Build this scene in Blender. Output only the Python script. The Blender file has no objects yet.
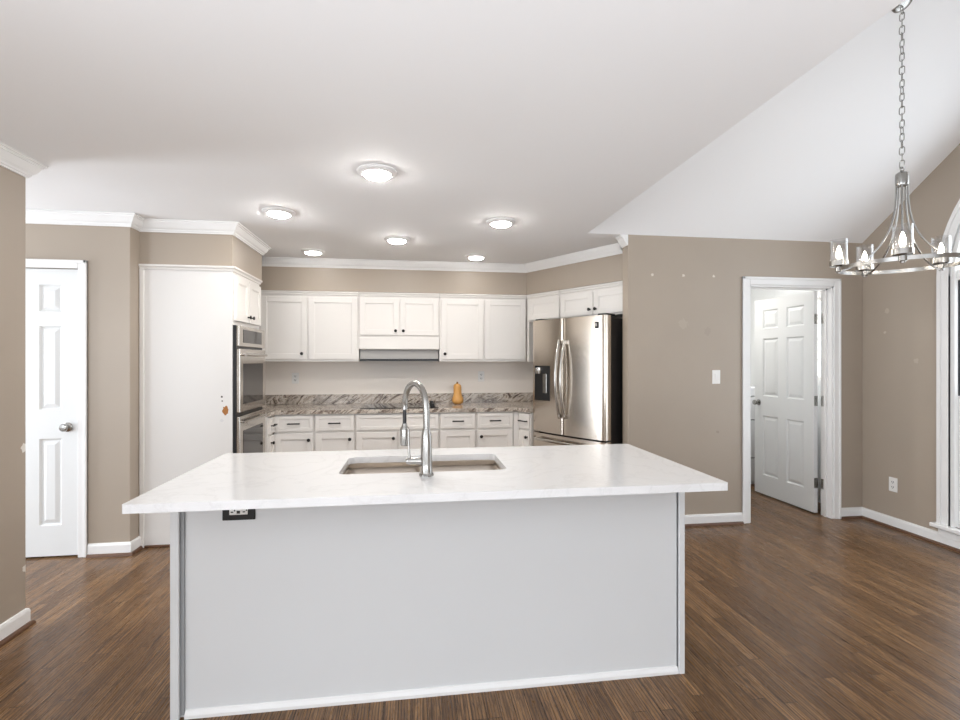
import bpy, bmesh, math, random
from math import sin, cos, pi, radians, atan2, hypot
from mathutils import Vector, Matrix

S = bpy.context.scene
COL = S.collection

# ------------------------------------------------------------------ camera
TH = math.atan(67 / 490)
cam_d = bpy.data.cameras.new('camera')
cam = bpy.data.objects.new('camera', cam_d)
COL.objects.link(cam)
cam.location = (0, 0, 1.38)
cam.rotation_euler = (pi / 2, 0, -TH)
cam_d.sensor_width = 36
cam_d.lens = 490 / 960 * 36
cam_d.shift_y = 1 / 960
cam_d.clip_start = 0.05
S.camera = cam

# ------------------------------------------------------------------ world, daylight, exposure
w = bpy.data.worlds.new('sky')
S.world = w
w.use_nodes = True
wb = w.node_tree.nodes['Background']
wb.inputs[0].default_value = (0.86, 0.93, 1.0, 1)
wb.inputs[1].default_value = 1.5


def area(name, loc, rot, sx, sy, power, color=(1, 1, 1)):
    d = bpy.data.lights.new(name, 'AREA')
    d.shape = 'RECTANGLE'
    d.size, d.size_y = sx, sy
    d.energy = power
    d.color = color
    o = bpy.data.objects.new(name, d)
    o.location = loc
    o.rotation_euler = rot
    COL.objects.link(o)
    return o


DAY = (0.89, 0.96, 1.05)
# daylight standing in the window openings of the room (rear wall, left wall, arched window)
area('daylight_rear', (-1.8, -4.44, 1.45), (radians(90), 0, 0), 2.1, 1.7, 13, DAY)
area('daylight_rear', (1.9, -4.44, 1.45), (radians(90), 0, 0), 2.1, 1.7, 13, DAY)
area('daylight_left', (-4.44, -1.2, 1.45), (radians(90), 0, radians(-90)), 2.6, 1.7, 66, DAY)
area('daylight_hall', (-4.44, 3.32, 1.1), (radians(90), 0, radians(-90)), 0.74, 1.95, 36, DAY)
area('daylight_arch', (4.2, 2.23, 1.55), (radians(90), 0, radians(90)), 1.75, 2.2, 13, DAY)
area('daylight_laundry', (4.15, 4.5, 1.6), (radians(90), 0, radians(90)), 0.6, 0.8, 9, (0.97, 0.985, 1.0))
# unseen fill added behind the camera, aimed up to brighten the ceiling
area('bounce_fill', (-0.3, -1.5, 0.98), (radians(180 - 8), 0, 0), 3.6, 3.0, 92, (0.92, 0.975, 1.05))

vs = S.view_settings
vs.view_transform = 'Standard'
vs.look = 'None'
vs.exposure = 0.7
vs.gamma = 1
vs.use_curve_mapping = False
LAMP_EMIT = 114

# ------------------------------------------------------------------ materials


def lin(r, g, b):
    def f(c):
        c /= 255
        return c / 12.92 if c <= 0.04045 else ((c + 0.055) / 1.055) ** 2.4
    return (f(r), f(g), f(b), 1)


def mat(name, rgb, rough=0.5, metal=0.0, **kw):
    m = bpy.data.materials.new(name)
    m.use_nodes = True
    b = m.node_tree.nodes['Principled BSDF']
    b.inputs['Base Color'].default_value = lin(*rgb)
    b.inputs['Roughness'].default_value = rough
    b.inputs['Metallic'].default_value = metal
    for k, v in kw.items():
        b.inputs[k].default_value = v
    return m


class N:
    """tiny node helper"""

    def __init__(s, m):
        s.t = m.node_tree
        s.b = s.t.nodes['Principled BSDF']

    def add(s, typ, **kw):
        n = s.t.nodes.new(typ)
        for k, v in kw.items():
            if k in n.inputs.keys() if hasattr(n.inputs, 'keys') else False:
                n.inputs[k].default_value = v
            else:
                setattr(n, k, v)
        return n

    def link(s, a, b):
        s.t.links.new(a, b)

    def math(s, op, a, b=None):
        n = s.t.nodes.new('ShaderNodeMath')
        n.operation = op
        for i, x in enumerate((a, b)):
            if x is None:
                continue
            if isinstance(x, (int, float)):
                n.inputs[i].default_value = x
            else:
                s.link(x, n.inputs[i])
        return n.outputs[0]

    def ramp(s, fac, stops):
        n = s.t.nodes.new('ShaderNodeValToRGB')
        el = n.color_ramp.elements
        while len(el) < len(stops):
            el.new(0.5)
        for e, (p, c) in zip(el, stops):
            e.position = p
            e.color = c
        s.link(fac, n.inputs[0])
        return n.outputs[0]

    def mix(s, fac, a, b, mode='MIX'):
        n = s.t.nodes.new('ShaderNodeMix')
        n.data_type = 'RGBA'
        n.blend_type = mode
        for i, x in ((0, fac), (6, a), (7, b)):
            if isinstance(x, (int, float, tuple)):
                n.inputs[i].default_value = x
            else:
                s.link(x, n.inputs[i])
        return n.outputs[2]

    def pos(s):
        return s.t.nodes.new('ShaderNodeNewGeometry').outputs['Position']

    def noise(s, vec, scale, detail=4, rough=0.5, dist=0.0):
        n = s.t.nodes.new('ShaderNodeTexNoise')
        n.inputs['Scale'].default_value = scale
        n.inputs['Detail'].default_value = detail
        n.inputs['Roughness'].default_value = rough
        n.inputs['Distortion'].default_value = dist
        s.link(vec, n.inputs['Vector'])
        return n.outputs['Fac']

    def scale(s, vec, x, y, z, loc=(0, 0, 0), rot=(0, 0, 0)):
        n = s.t.nodes.new('ShaderNodeMapping')
        n.inputs['Scale'].default_value = (x, y, z)
        n.inputs['Location'].default_value = loc
        n.inputs['Rotation'].default_value = rot
        s.link(vec, n.inputs['Vector'])
        return n.outputs[0]

    def bump(s, h, strength, dist=0.01):
        n = s.t.nodes.new('ShaderNodeBump')
        n.inputs['Strength'].default_value = strength
        n.inputs['Distance'].default_value = dist
        s.link(h, n.inputs['Height'])
        s.link(n.outputs[0], s.b.inputs['Normal'])


def wall_paint(name, rgb, spots=()):
    m = mat(name, rgb, 0.42)
    n = N(m)
    p = n.pos()
    f = n.noise(p, 1.3, 3)
    c = n.mix(n.ramp(f, [(0.3, (0, 0, 0, 1)), (0.75, (1, 1, 1, 1))]), lin(*rgb), lin(*[x * 0.965 for x in rgb]))
    # small filled nail holes and scuffs with a place of their own
    for (sx, sy, sz), r, col, amt in spots:
        v = n.t.nodes.new('ShaderNodeVectorMath')
        v.operation = 'DISTANCE'
        n.link(p, v.inputs[0])
        v.inputs[1].default_value = (sx, sy, sz)
        wob = n.math('MULTIPLY', n.math('SUBTRACT', n.noise(p, 60, 2), 0.5), r * 1.6)
        d = n.math('ADD', v.outputs['Value'], wob)
        k = n.math('MULTIPLY', n.math('LESS_THAN', d, r), amt)
        c = n.mix(k, c, lin(*col))
    n.link(c, n.b.inputs['Base Color'])
    n.bump(n.noise(p, 220, 2), 0.06, 0.002)
    return m


def wood_floor():
    m = mat('oak_floor', (110, 80, 60), 0.3)
    n = N(m)
    p = n.pos()
    sp = n.t.nodes.new('ShaderNodeSeparateXYZ')
    n.link(p, sp.inputs[0])
    cb = n.t.nodes.new('ShaderNodeCombineXYZ')
    # every strip starts at its own random length
    wn = n.t.nodes.new('ShaderNodeTexWhiteNoise')
    wn.noise_dimensions = '1D'
    n.link(n.math('FLOOR', n.math('DIVIDE', sp.outputs[0], 0.057)), wn.inputs['W'])
    n.link(n.math('ADD', sp.outputs[1], n.math('MULTIPLY', wn.outputs['Value'], 7.0)), cb.inputs[0])
    n.link(sp.outputs[0], cb.inputs[1])

    def brick(c1, c2, mortar, off):
        b = n.t.nodes.new('ShaderNodeTexBrick')
        b.offset = off
        b.offset_frequency = 3
        b.inputs['Color1'].default_value = c1
        b.inputs['Color2'].default_value = c2
        b.inputs['Mortar'].default_value = mortar
        b.inputs['Scale'].default_value = 1
        b.inputs['Mortar Size'].default_value = 0.0015
        b.inputs['Mortar Smooth'].default_value = 0.1
        b.inputs['Brick Width'].default_value = 0.95
        b.inputs['Row Height'].default_value = 0.057
        n.link(cb.outputs[0], b.inputs['Vector'])
        return b
    b = brick((0, 0, 0, 1), (1, 1, 1, 1), (0.5, 0.5, 0.5, 1), 0.0)
    tone = b.outputs['Color']
    # shift the grain from board to board
    sh = n.t.nodes.new('ShaderNodeVectorMath')
    sh.operation = 'MULTIPLY_ADD'
    n.link(tone, sh.inputs[0])
    sh.inputs[1].default_value = (7.3, 11.7, 3.1)
    n.link(p, sh.inputs[2])
    v = sh.outputs[0]
    fine = n.noise(n.scale(v, 80, 5.5, 1), 1.0, 6, 0.7, 1.4)
    coarse = n.noise(n.scale(v, 24, 1.5, 1), 1.0, 5, 0.6, 2.2)
    wv = n.t.nodes.new('ShaderNodeTexWave')
    wv.wave_type = 'BANDS'
    wv.bands_direction = 'X'
    wv.inputs['Scale'].default_value = 1.0
    wv.inputs['Distortion'].default_value = 9.0
    wv.inputs['Detail'].default_value = 3.0
    wv.inputs['Detail Scale'].default_value = 0.8
    n.link(n.scale(v, 24, 0.9, 1), wv.inputs['Vector'])
    base = n.mix(tone, lin(116, 85, 53), lin(164, 126, 86))
    c = n.mix(n.ramp(coarse, [(0.32, (0, 0, 0, 1)), (0.7, (1, 1, 1, 1))]), n.mix(0.62, base, lin(84, 57, 38)), base)
    c = n.mix(n.math('MULTIPLY', n.ramp(wv.outputs['Fac'], [(0.05, (1, 1, 1, 1)), (0.42, (0, 0, 0, 1))]), 0.75), c, lin(66, 47, 33))
    c = n.mix(n.math('MULTIPLY', n.ramp(fine, [(0.36, (1, 1, 1, 1)), (0.5, (0, 0, 0, 1))]), 0.85), c, lin(54, 36, 25))
    c = n.mix(n.math('MULTIPLY', n.ramp(fine, [(0.6, (0, 0, 0, 1)), (0.75, (1, 1, 1, 1))]), 0.35), c, lin(184, 152, 116))
    c = n.mix(n.math('MULTIPLY', b.outputs['Fac'], 0.9), c, lin(42, 28, 20))
    n.link(c, n.b.inputs['Base Color'])
    r = n.ramp(fine, [(0.3, (0.34, 0.34, 0.34, 1)), (0.7, (0.24, 0.24, 0.24, 1))])
    n.link(r, n.b.inputs['Roughness'])
    n.b.inputs['Specular IOR Level'].default_value = 0.33
    n.bump(n.math('SUBTRACT', fine, n.math('MULTIPLY', b.outputs['Fac'], 1.5)), 0.16, 0.003)
    return m


def granite():
    m = mat('granite', (160, 145, 130), 0.16)
    n = N(m)
    p = n.scale(n.pos(), 1, 1, 1, rot=(0.5, 0.5, 0.35))
    a = n.noise(n.scale(p, 2.6, 8.0, 8.0), 1.0, 10, 0.66, 2.6)
    bb = n.noise(p, 34, 6, 0.7, 0.8)
    big = n.noise(n.scale(p, 1.0, 3.0, 3.0), 1.6, 4, 0.6, 1.0)
    c = n.ramp(a, [(0.30, lin(64, 56, 51)), (0.39, lin(124, 110, 99)), (0.46, lin(206, 197, 186)), (0.52, lin(186, 174, 161)), (0.58, lin(122, 108, 97)),
                   (0.66, lin(68, 61, 57)), (0.77, lin(196, 188, 178))])
    c = n.mix(n.math('MULTIPLY', n.ramp(big, [(0.52, (0, 0, 0, 1)), (0.66, (1, 1, 1, 1))]), 0.6), c, lin(92, 81, 73))
    c = n.mix(n.math('MULTIPLY', n.ramp(bb, [(0.36, (1, 1, 1, 1)), (0.46, (0, 0, 0, 1))]), 0.6), c, lin(66, 56, 50))
    c = n.mix(n.math('MULTIPLY', n.ramp(bb, [(0.58, (0, 0, 0, 1)), (0.68, (1, 1, 1, 1))]), 0.4), c, lin(232, 222, 208))
    n.link(c, n.b.inputs['Base Color'])
    return m


def quartz():
    m = mat('white_quartz', (236, 235, 233), 0.13)
    n = N(m)
    p = n.pos()
    a = n.noise(p, 2.0, 6, 0.6, 1.8)
    v = n.ramp(a, [(0.47, (0, 0, 0, 1)), (0.5, (1, 1, 1, 1)), (0.53, (0, 0, 0, 1))])
    sp = n.ramp(n.noise(p, 420, 1), [(0.3, (1, 1, 1, 1)), (0.4, (0, 0, 0, 1))])
    c = n.mix(n.math('MULTIPLY', v, 0.14), lin(228, 227, 226), lin(176, 174, 172))
    c = n.mix(n.math('MULTIPLY', sp, 0.10), c, lin(170, 168, 165))
    n.link(c, n.b.inputs['Base Color'])
    return m


def brushed(name, rgb, rough, axis='z', strength=0.05, aniso=0.0):
    m = mat(name, rgb, rough, 1.0)
    n = N(m)
    tc = n.t.nodes.new('ShaderNodeTexCoord').outputs['Object']
    s = {'x': (2, 300, 300), 'z': (300, 300, 2)}[axis]
    f = n.noise(n.scale(tc, *s), 1.0, 2)
    n.bump(f, strength, 0.001)
    if aniso:
        n.b.inputs['Anisotropic'].default_value = aniso
    return m


def glass(name, tint=(1, 1, 1), gloss=0.04, k_edge=0.55, k_face=0.035):
    m = bpy.data.materials.new(name)
    m.use_nodes = True
    t = m.node_tree
    t.nodes.remove(t.nodes['Principled BSDF'])
    out = t.nodes['Material Output']
    tr = t.nodes.new('ShaderNodeBsdfTransparent')
    tr.inputs[0].default_value = (*tint, 1)
    gl = t.nodes.new('ShaderNodeBsdfGlossy')
    gl.inputs['Roughness'].default_value = gloss
    lw_ = t.nodes.new('ShaderNodeLayerWeight')
    lw_.inputs[0].default_value = 0.5
    pw = t.nodes.new('ShaderNodeMath')
    pw.operation = 'POWER'
    pw.inputs[1].default_value = 3.0
    t.links.new(lw_.outputs['Facing'], pw.inputs[0])
    fr = t.nodes.new('ShaderNodeMath')
    fr.operation = 'MULTIPLY_ADD'
    fr.inputs[1].default_value = k_edge
    fr.inputs[2].default_value = k_face
    t.links.new(pw.outputs[0], fr.inputs[0])
    mx = t.nodes.new('ShaderNodeMixShader')
    t.links.new(fr.outputs[0], mx.inputs[0])
    t.links.new(tr.outputs[0], mx.inputs[1])
    t.links.new(gl.outputs[0], mx.inputs[2])
    t.links.new(mx.outputs[0], out.inputs[0])
    return m


def emit(name, rgb, strength):
    m = mat(name, (255, 255, 255), 0.4)
    b = m.node_tree.nodes['Principled BSDF']
    b.inputs['Emission Color'].default_value = (*rgb, 1)
    b.inputs['Emission Strength'].default_value = strength
    return m


TAN = (172, 159, 144)
CHIP = (226, 222, 214)
M = dict(
    wall=wall_paint('taupe_paint', TAN, [
        ((1.965, 3.83, 2.095), 0.012, (215, 208, 196), 0.9), ((2.24, 3.83, 2.095), 0.011, (215, 208, 196), 0.9),
        ((2.515, 3.83, 2.095), 0.011, (215, 208, 196), 0.9), ((2.46, 3.83, 1.63), 0.03, (150, 139, 128), 0.3),
        ((2.24, 3.83, 1.69), 0.04, (186, 174, 160), 0.3), ((3.93, 3.60, 1.80), 0.02, (190, 178, 162), 0.7),
        ((3.93, 3.62, 1.62), 0.012, (198, 188, 174), 0.8), ((3.93, 3.36, 1.38), 0.02, (188, 176, 161), 0.6),
        ((2.55, 3.83, 0.78), 0.012, (140, 128, 118), 0.5),
        ((-2.0, 2.84, 0.93), 0.022, CHIP, 1), ((-2.0, 2.85, 0.30), 0.02, CHIP, 1)]),
    splash=mat('backsplash_paint', (240, 232, 223), 0.45),
    ceiling=mat('ceiling_paint', (246, 246, 246), 0.8),
    trim=mat('trim_white', (236, 235, 233), 0.35),
    door=mat('door_white', (228, 229, 228), 0.38),
    cab=mat('cabinet_white', (228, 224, 219), 0.38),
    island=mat('island_white', (222, 223, 223), 0.45),
    gap=mat('shadow_gap_grey', (150, 151, 152), 0.6),
    floor=wood_floor(),
    shoe=mat('shoe_brown', (96, 66, 46), 0.4),
    granite=granite(),
    quartz=quartz(),
    steel=brushed('stainless_steel', (204, 194, 182), 0.2, 'z', 0.04),
    steel_oven=brushed('oven_steel', (200, 194, 186), 0.22, 'x', 0.03),
    sink=brushed('sink_steel', (198, 188, 176), 0.33, 'x', 0.05),
    nickel=mat('brushed_nickel', (165, 163, 159), 0.26, 1.0),
    chrome=mat('polished_chrome', (205, 205, 205), 0.1, 1.0),
    handle=mat('handle_steel', (190, 186, 180), 0.18, 1.0),
    darkmetal=mat('fridge_side', (52, 50, 49), 0.4, 0.3),
    black=mat('black_plastic', (20, 20, 21), 0.35),
    bronze=mat('black_hardware', (26, 23, 22), 0.35, 0.4),
    ovenglass=mat('oven_glass', (44, 40, 37), 0.06, 0.0),
    cooktop=mat('cooktop_glass', (16, 16, 17), 0.05),
    plastic=mat('white_plastic', (236, 234, 230), 0.3),
    slot=mat('dark_slot', (40, 38, 36), 0.6),
    hood=mat('hood_grey', (168, 165, 161), 0.4, 0.0),
    appliance=mat('white_enamel', (232, 233, 234), 0.25),
    pane=glass('window_pane'),
    shade=glass('shade_glass', (0.93, 0.93, 0.93), 0.12, 0.9, 0.10),
    bulbglass=emit('lit_bulb', (1.0, 0.92, 0.80), 36.0),
    lens=emit('lit_lens', (1.0, 0.97, 0.93), LAMP_EMIT),
    lens_dim=emit('lit_lens_by_wall', (1.0, 0.985, 0.96), LAMP_EMIT * 0.2),
    squash=mat('squash_skin', (222, 158, 74), 0.42),
    stem=mat('squash_stem', (128, 92, 50), 0.7),
    track=mat('window_track', (70, 72, 74), 0.5),
    laundry=mat('laundry_paint', (230, 231, 230), 0.6),
    wood=mat('bare_wood', (176, 116, 52), 0.6),
)


def panel_paint():
    """white tower side: one chip in the paint where brown wood shows, two dark nail holes"""
    m = mat('cabinet_white_chipped', (232, 228, 223), 0.4)
    n = N(m)
    p = n.pos()
    c = None
    base = lin(224, 221, 217)
    c = base
    for (sx, sy, sz), r, stretch, col in [((-1.405, 3.93, 1.005), 0.020, 0.55, (162, 104, 44)), ((-1.43, 3.93, 1.11), 0.007, 1, (40, 34, 30)),
                                          ((-1.428, 3.93, 1.078), 0.006, 1, (110, 104, 98)), ((-1.43, 3.93, 0.93), 0.012, 1, (214, 212, 210))]:
        v = n.t.nodes.new('ShaderNodeVectorMath')
        v.operation = 'DISTANCE'
        n.link(n.scale(p, 1, 1, stretch), v.inputs[0])
        v.inputs[1].default_value = (sx, sy, sz * stretch)
        d = n.math('ADD', v.outputs['Value'], n.math('MULTIPLY', n.math('SUBTRACT', n.noise(p, 55, 2), 0.5), r * 1.2))
        c = n.mix(n.math('LESS_THAN', d, r), c, lin(*col))
    n.link(c, n.b.inputs['Base Color'])
    return m


M['panel'] = panel_paint()


def squash_mat():
    n = N(M['squash'])
    tc = n.t.nodes.new('ShaderNodeTexCoord').outputs['Object']
    f = n.noise(n.scale(tc, 60, 60, 12), 1.0, 3)
    n.link(n.mix(f, lin(198, 138, 70), lin(224, 174, 104)), n.b.inputs['Base Color'])


squash_mat()

# ------------------------------------------------------------------ mesh helpers


def bx(bm, x0, y0, z0, x1, y1, z1, b=0.0, seg=1):
    x0, x1 = min(x0, x1), max(x0, x1)
    y0, y1 = min(y0, y1), max(y0, y1)
    z0, z1 = min(z0, z1), max(z0, z1)
    v = [bm.verts.new(c) for c in ((x0, y0, z0), (x1, y0, z0), (x1, y1, z0), (x0, y1, z0), (x0, y0, z1), (x1, y0, z1), (x1, y1, z1), (x0, y1, z1))]
    fs = [bm.faces.new([v[i] for i in q]) for q in ((3, 2, 1, 0), (4, 5, 6, 7), (0, 1, 5, 4), (1, 2, 6, 5), (2, 3, 7, 6), (3, 0, 4, 7))]
    if b > 0:
        es = list({e for f in fs for e in f.edges})
        bmesh.ops.bevel(bm, geom=es, offset=b, segments=seg, affect='EDGES', clamp_overlap=True, profile=0.5)


def box(*a, **k):
    bm = bmesh.new()
    bx(bm, *a, **k)
    return bm


def prism(bm, pts, z0, z1):
    """vertical prism over a 2-D outline"""
    lo = [bm.verts.new((x, y, z0)) for x, y in pts]
    hi = [bm.verts.new((x, y, z1)) for x, y in pts]
    k = len(pts)
    bm.faces.new(lo[::-1])
    bm.faces.new(hi)
    for i in range(k):
        j = (i + 1) % k
        bm.faces.new((lo[i], lo[j], hi[j], hi[i]))


def holed_slab(bm, outer, holes, to3, t0, t1):
    """slab with holes: 2-D loops mapped by to3(u, v, t) between t0 and t1"""
    tmp = bmesh.new()
    edges = []
    for loop in [outer] + holes:
        vs_ = [tmp.verts.new((u, v, 0)) for u, v in loop]
        for i in range(len(vs_)):
            edges.append(tmp.edges.new((vs_[i], vs_[(i + 1) % len(vs_)])))
    bmesh.ops.triangle_fill(tmp, use_beauty=True, use_dissolve=False, edges=edges)
    tmp.verts.index_update()
    for t in (t0, t1):
        mp = {v: bm.verts.new(to3(v.co.x, v.co.y, t)) for v in tmp.verts}
        for f in tmp.faces:
            bm.faces.new([mp[v] for v in f.verts])
    for loop in [outer] + holes:
        a = [bm.verts.new(to3(u, v, t0)) for u, v in loop]
        b = [bm.verts.new(to3(u, v, t1)) for u, v in loop]
        for i in range(len(loop)):
            j = (i + 1) % len(loop)
            bm.faces.new((a[i], a[j], b[j], b[i]))
    tmp.free()
    bmesh.ops.remove_doubles(bm, verts=bm.verts, dist=1e-5)


def lathe(bm, prof, seg=32, loc=(0, 0, 0), rot=None, cap=True):
    """profile of (radius, height) turned about z"""
    Mx = Matrix.Translation(loc) @ (rot.to_4x4() if rot is not None else Matrix())
    rings = []
    for r, z in prof:
        if r < 1e-6:
            rings.append([bm.verts.new(Mx @ Vector((0, 0, z)))])
        else:
            rings.append([bm.verts.new(Mx @ Vector((r * cos(2 * pi * i / seg), r * sin(2 * pi * i / seg), z))) for i in range(seg)])
    for a, b in zip(rings, rings[1:]):
        for i in range(seg):
            j = (i + 1) % seg
            if len(a) == 1 and len(b) == 1:
                continue
            if len(a) == 1:
                bm.faces.new((a[0], b[j], b[i]))
            elif len(b) == 1:
                bm.faces.new((a[i], a[j], b[0]))
            else:
                bm.faces.new((a[i], a[j], b[j], b[i]))
    if cap:
        if len(rings[0]) > 1:
            bm.faces.new(rings[0][::-1])
        if len(rings[-1]) > 1:
            bm.faces.new(rings[-1])


def tube(bm, pts, r, seg=12, closed=False, flat=None):
    """tube along points; r number or list; flat=(a, b) scales the section"""
    pts = [Vector(p) for p in pts]
    k = len(pts)
    rs = r if isinstance(r, (list, tuple)) else [r] * k
    tang = []
    for i in range(k):
        a = pts[(i - 1) % k] if (closed or i > 0) else pts[i]
        b = pts[(i + 1) % k] if (closed or i < k - 1) else pts[i]
        tang.append((b - a).normalized())
    up = Vector((0, 0, 1)) if abs(tang[0].z) < 0.9 else Vector((1, 0, 0))
    nrm = (up - tang[0] * up.dot(tang[0])).normalized()
    rings = []
    for i in range(k):
        nrm = (nrm - tang[i] * nrm.dot(tang[i])).normalized()
        bi = tang[i].cross(nrm)
        fa, fb = flat or (1, 1)
        rings.append([bm.verts.new(pts[i] + (nrm * cos(2 * pi * j / seg) * fa + bi * sin(2 * pi * j / seg) * fb) * rs[i]) for j in range(seg)])
    pr = list(zip(rings, rings[1:])) + ([(rings[-1], rings[0])] if closed else [])
    for a, b in pr:
        for j in range(seg):
            q = (j + 1) % seg
            bm.faces.new((a[j], a[q], b[q], b[j]))
    if not closed:
        bm.faces.new(rings[0][::-1])
        bm.faces.new(rings[-1])


def sweep(bm, path, prof, zbase):
    """profile (out, dz) carried along a floor-plan path with mitred corners; the room lies to the right of the travel"""
    k = len(path)
    P_ = [Vector((x, y)) for x, y in path]
    rows = []
    for i in range(k):
        ns = []
        if i > 0:
            d = (P_[i] - P_[i - 1]).normalized()
            ns.append(Vector((d.y, -d.x)))
        if i < k - 1:
            d = (P_[i + 1] - P_[i]).normalized()
            ns.append(Vector((d.y, -d.x)))
        n_ = sum(ns, Vector((0, 0))).normalized()
        n_ = n_ / max(0.2, n_.dot(ns[0]))
        rows.append([bm.verts.new((P_[i].x + n_.x * o, P_[i].y + n_.y * o, zbase + dz)) for o, dz in prof])
    m_ = len(prof)
    for a, b in zip(rows, rows[1:]):
        for j in range(m_):
            q = (j + 1) % m_
            bm.faces.new((a[j], a[q], b[q], b[j]))
    bm.faces.new(rows[0])
    bm.faces.new(rows[-1][::-1])


def obj(name, bm, m, parent=None, smooth=False):
    bmesh.ops.recalc_face_normals(bm, faces=bm.faces)
    me = bpy.data.meshes.new(name)
    bm.to_mesh(me)
    bm.free()
    me.materials.append(m)
    if smooth:
        me.polygons.foreach_set('use_smooth', [True] * len(me.polygons))
        try:
            me.set_sharp_from_angle(angle=radians(40))
        except Exception:
            pass
    o = bpy.data.objects.new(name, me)
    COL.objects.link(o)
    if parent is not None:
        o.parent = parent
    return o


def tag(o, label, cat, group=None):
    o['label'] = label
    o['category'] = cat
    if group:
        o['group'] = group
    return o


def thing(name, label, cat, loc=(0, 0, 0), rz=0.0, group=None):
    o = bpy.data.objects.new(name, None)
    o.empty_display_size = 0.1
    COL.objects.link(o)
    o.location = loc
    o.rotation_euler = (0, 0, rz)
    return tag(o, label, cat, group)


def struct(name, bm, m, label=None, cat=None, smooth=False):
    o = obj(name, bm, m, None, smooth)
    o['kind'] = 'structure'
    if label:
        tag(o, label, cat)
    return o


def struct_root(name, label, cat, loc=(0, 0, 0), rz=0.0):
    o = thing(name, label, cat, loc, rz)
    o['kind'] = 'structure'
    return o


def dup(root, loc, rz, label, group=None):
    r = root.copy()
    COL.objects.link(r)
    r.location = loc
    r.rotation_euler = (0, 0, rz)
    r['label'] = label
    if group:
        r['group'] = group
    for ch in list(root.children):
        c = ch.copy()
        COL.objects.link(c)
        c.parent = r
        for g in list(ch.children):
            d = g.copy()
            COL.objects.link(d)
            d.parent = c
    return r


# ------------------------------------------------------------------ plan
CEIL = 2.42
KX = 1.405             # right edge of the flat ceiling
YD = 3.83              # wall with the laundry door
XR = 3.93              # right outside wall
YP = 3.80              # pantry wall
XL = -2.0              # left kitchen wall / jog / near left wall
YT = 3.93              # white tower side
XT = -1.355            # tower face
YB = 5.50              # back wall
YU = 5.18              # face of the wall cabinets on the back wall
YC = 4.79              # face of the base cabinets on the back wall
PITCH = 0.69
RIDGE_Y = 2.23
DIR = Vector((0.515, -0.857)).normalized()   # diagonal wall, left to right
NRM = Vector((DIR.y, -DIR.x))                # out of the diagonal wall into the room
RZD = atan2(DIR.y, DIR.x)
UC = Vector((1.22, YU))                      # corner of the two rows of wall cabinets


def dg(t, out=0.0, base=UC):
    p = base + DIR * t + NRM * out
    return (p.x, p.y)


# ------------------------------------------------------------------ shell
struct('floor', box(-4.7, -4.7, -0.1, 4.1, 5.9, 0.0), M['floor'], 'brown oak strip floor', 'floor')

bm = bmesh.new()
for x0, y0, x1, y1 in ((-4.7, -4.7, KX, 5.9), (KX, YD, 4.1, 5.9), (KX, -4.7, 4.1, 0.63)):
    bx(bm, x0, y0, CEIL, x1, y1, CEIL + 0.06)
struct('ceiling', bm, M['ceiling'], 'flat white ceiling over the kitchen and island', 'ceiling')

bm = bmesh.new()
zr = CEIL + PITCH * (YD - RIDGE_Y)
yl = 2 * RIDGE_Y - YD
for (ya, za, yb, zb) in ((YD, CEIL, RIDGE_Y, zr), (RIDGE_Y, zr, yl, CEIL)):
    vv = []
    for dz in (0, 0.06):
        for x, y, z in ((KX, ya, za), (4.1, ya, za), (4.1, yb, zb), (KX, yb, zb)):
            vv.append(bm.verts.new((x, y, z + dz)))
    for q in ((0, 1, 2, 3), (4, 5, 6, 7), (0, 1, 5, 4), (1, 2, 6, 5), (2, 3, 7, 6), (3, 0, 4, 7)):
        bm.faces.new([vv[i] for i in q])
# upright triangle closing the vault beside the flat ceiling
prism_pts = [(YD - 0.03, CEIL + 0.012), (RIDGE_Y, zr + 0.05), (yl + 0.03, CEIL + 0.012)]
a = [bm.verts.new((KX - 0.02, y, z)) for y, z in prism_pts]
b = [bm.verts.new((KX, y, z)) for y, z in prism_pts]
bm.faces.new(a)
bm.faces.new(b)
for i in range(3):
    j = (i + 1) % 3
    bm.faces.new((a[i], a[j], b[j], b[i]))
struct('ceiling_vault', bm, M['ceiling'], 'sloping white vaulted ceiling over the breakfast area', 'ceiling')

# back wall and diagonal wall
bm = box(-2.12, YB, 0, 1.42, YB + 0.1, CEIL)
struct('wall_back', bm, M['splash'], 'pale backsplash wall behind the cooktop', 'wall')
dw0 = dg(0, -0.325)
t0 = (dw0[1] - YB) / 0.857
bm = bmesh.new()
pa = dg(-0.02 - 0.16, -0.325)
pb = dg(1.62, -0.325)
prism(bm, [pa, pb, (pb[0] + 0.08, pb[1] + 0.05), (pa[0] + 0.1, pa[1] + 0.12)], 0, CEIL)
struct('wall_diagonal', bm, M['splash'], 'angled wall behind the refrigerator', 'wall')

# wall with the laundry door
DX0, DX1, DZ = 2.84, 3.64, 2.03
XE = 1.755
bm = bmesh.new()
holed_slab(bm, [(XE, 0), (DX0, 0), (DX0, DZ), (DX1, DZ), (DX1, 0), (XR, 0), (XR, CEIL), (XE, CEIL)], [], lambda u, v, t: (u, t, v), YD, YD + 0.11)
struct('wall_door', bm, M['wall'], 'taupe wall with the laundry doorway', 'wall')

# right outside wall: arched opening and laundry window
AY, AR, AZ0, AZS = 2.19, 0.93, 0.16, 2.01


def arch(cy, r, z0, zs, k=28):
    return [(cy - r, z0), (cy + r, z0)] + [(cy + r * cos(pi * i / k), zs + r * sin(pi * i / k)) for i in range(k + 1)]


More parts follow.
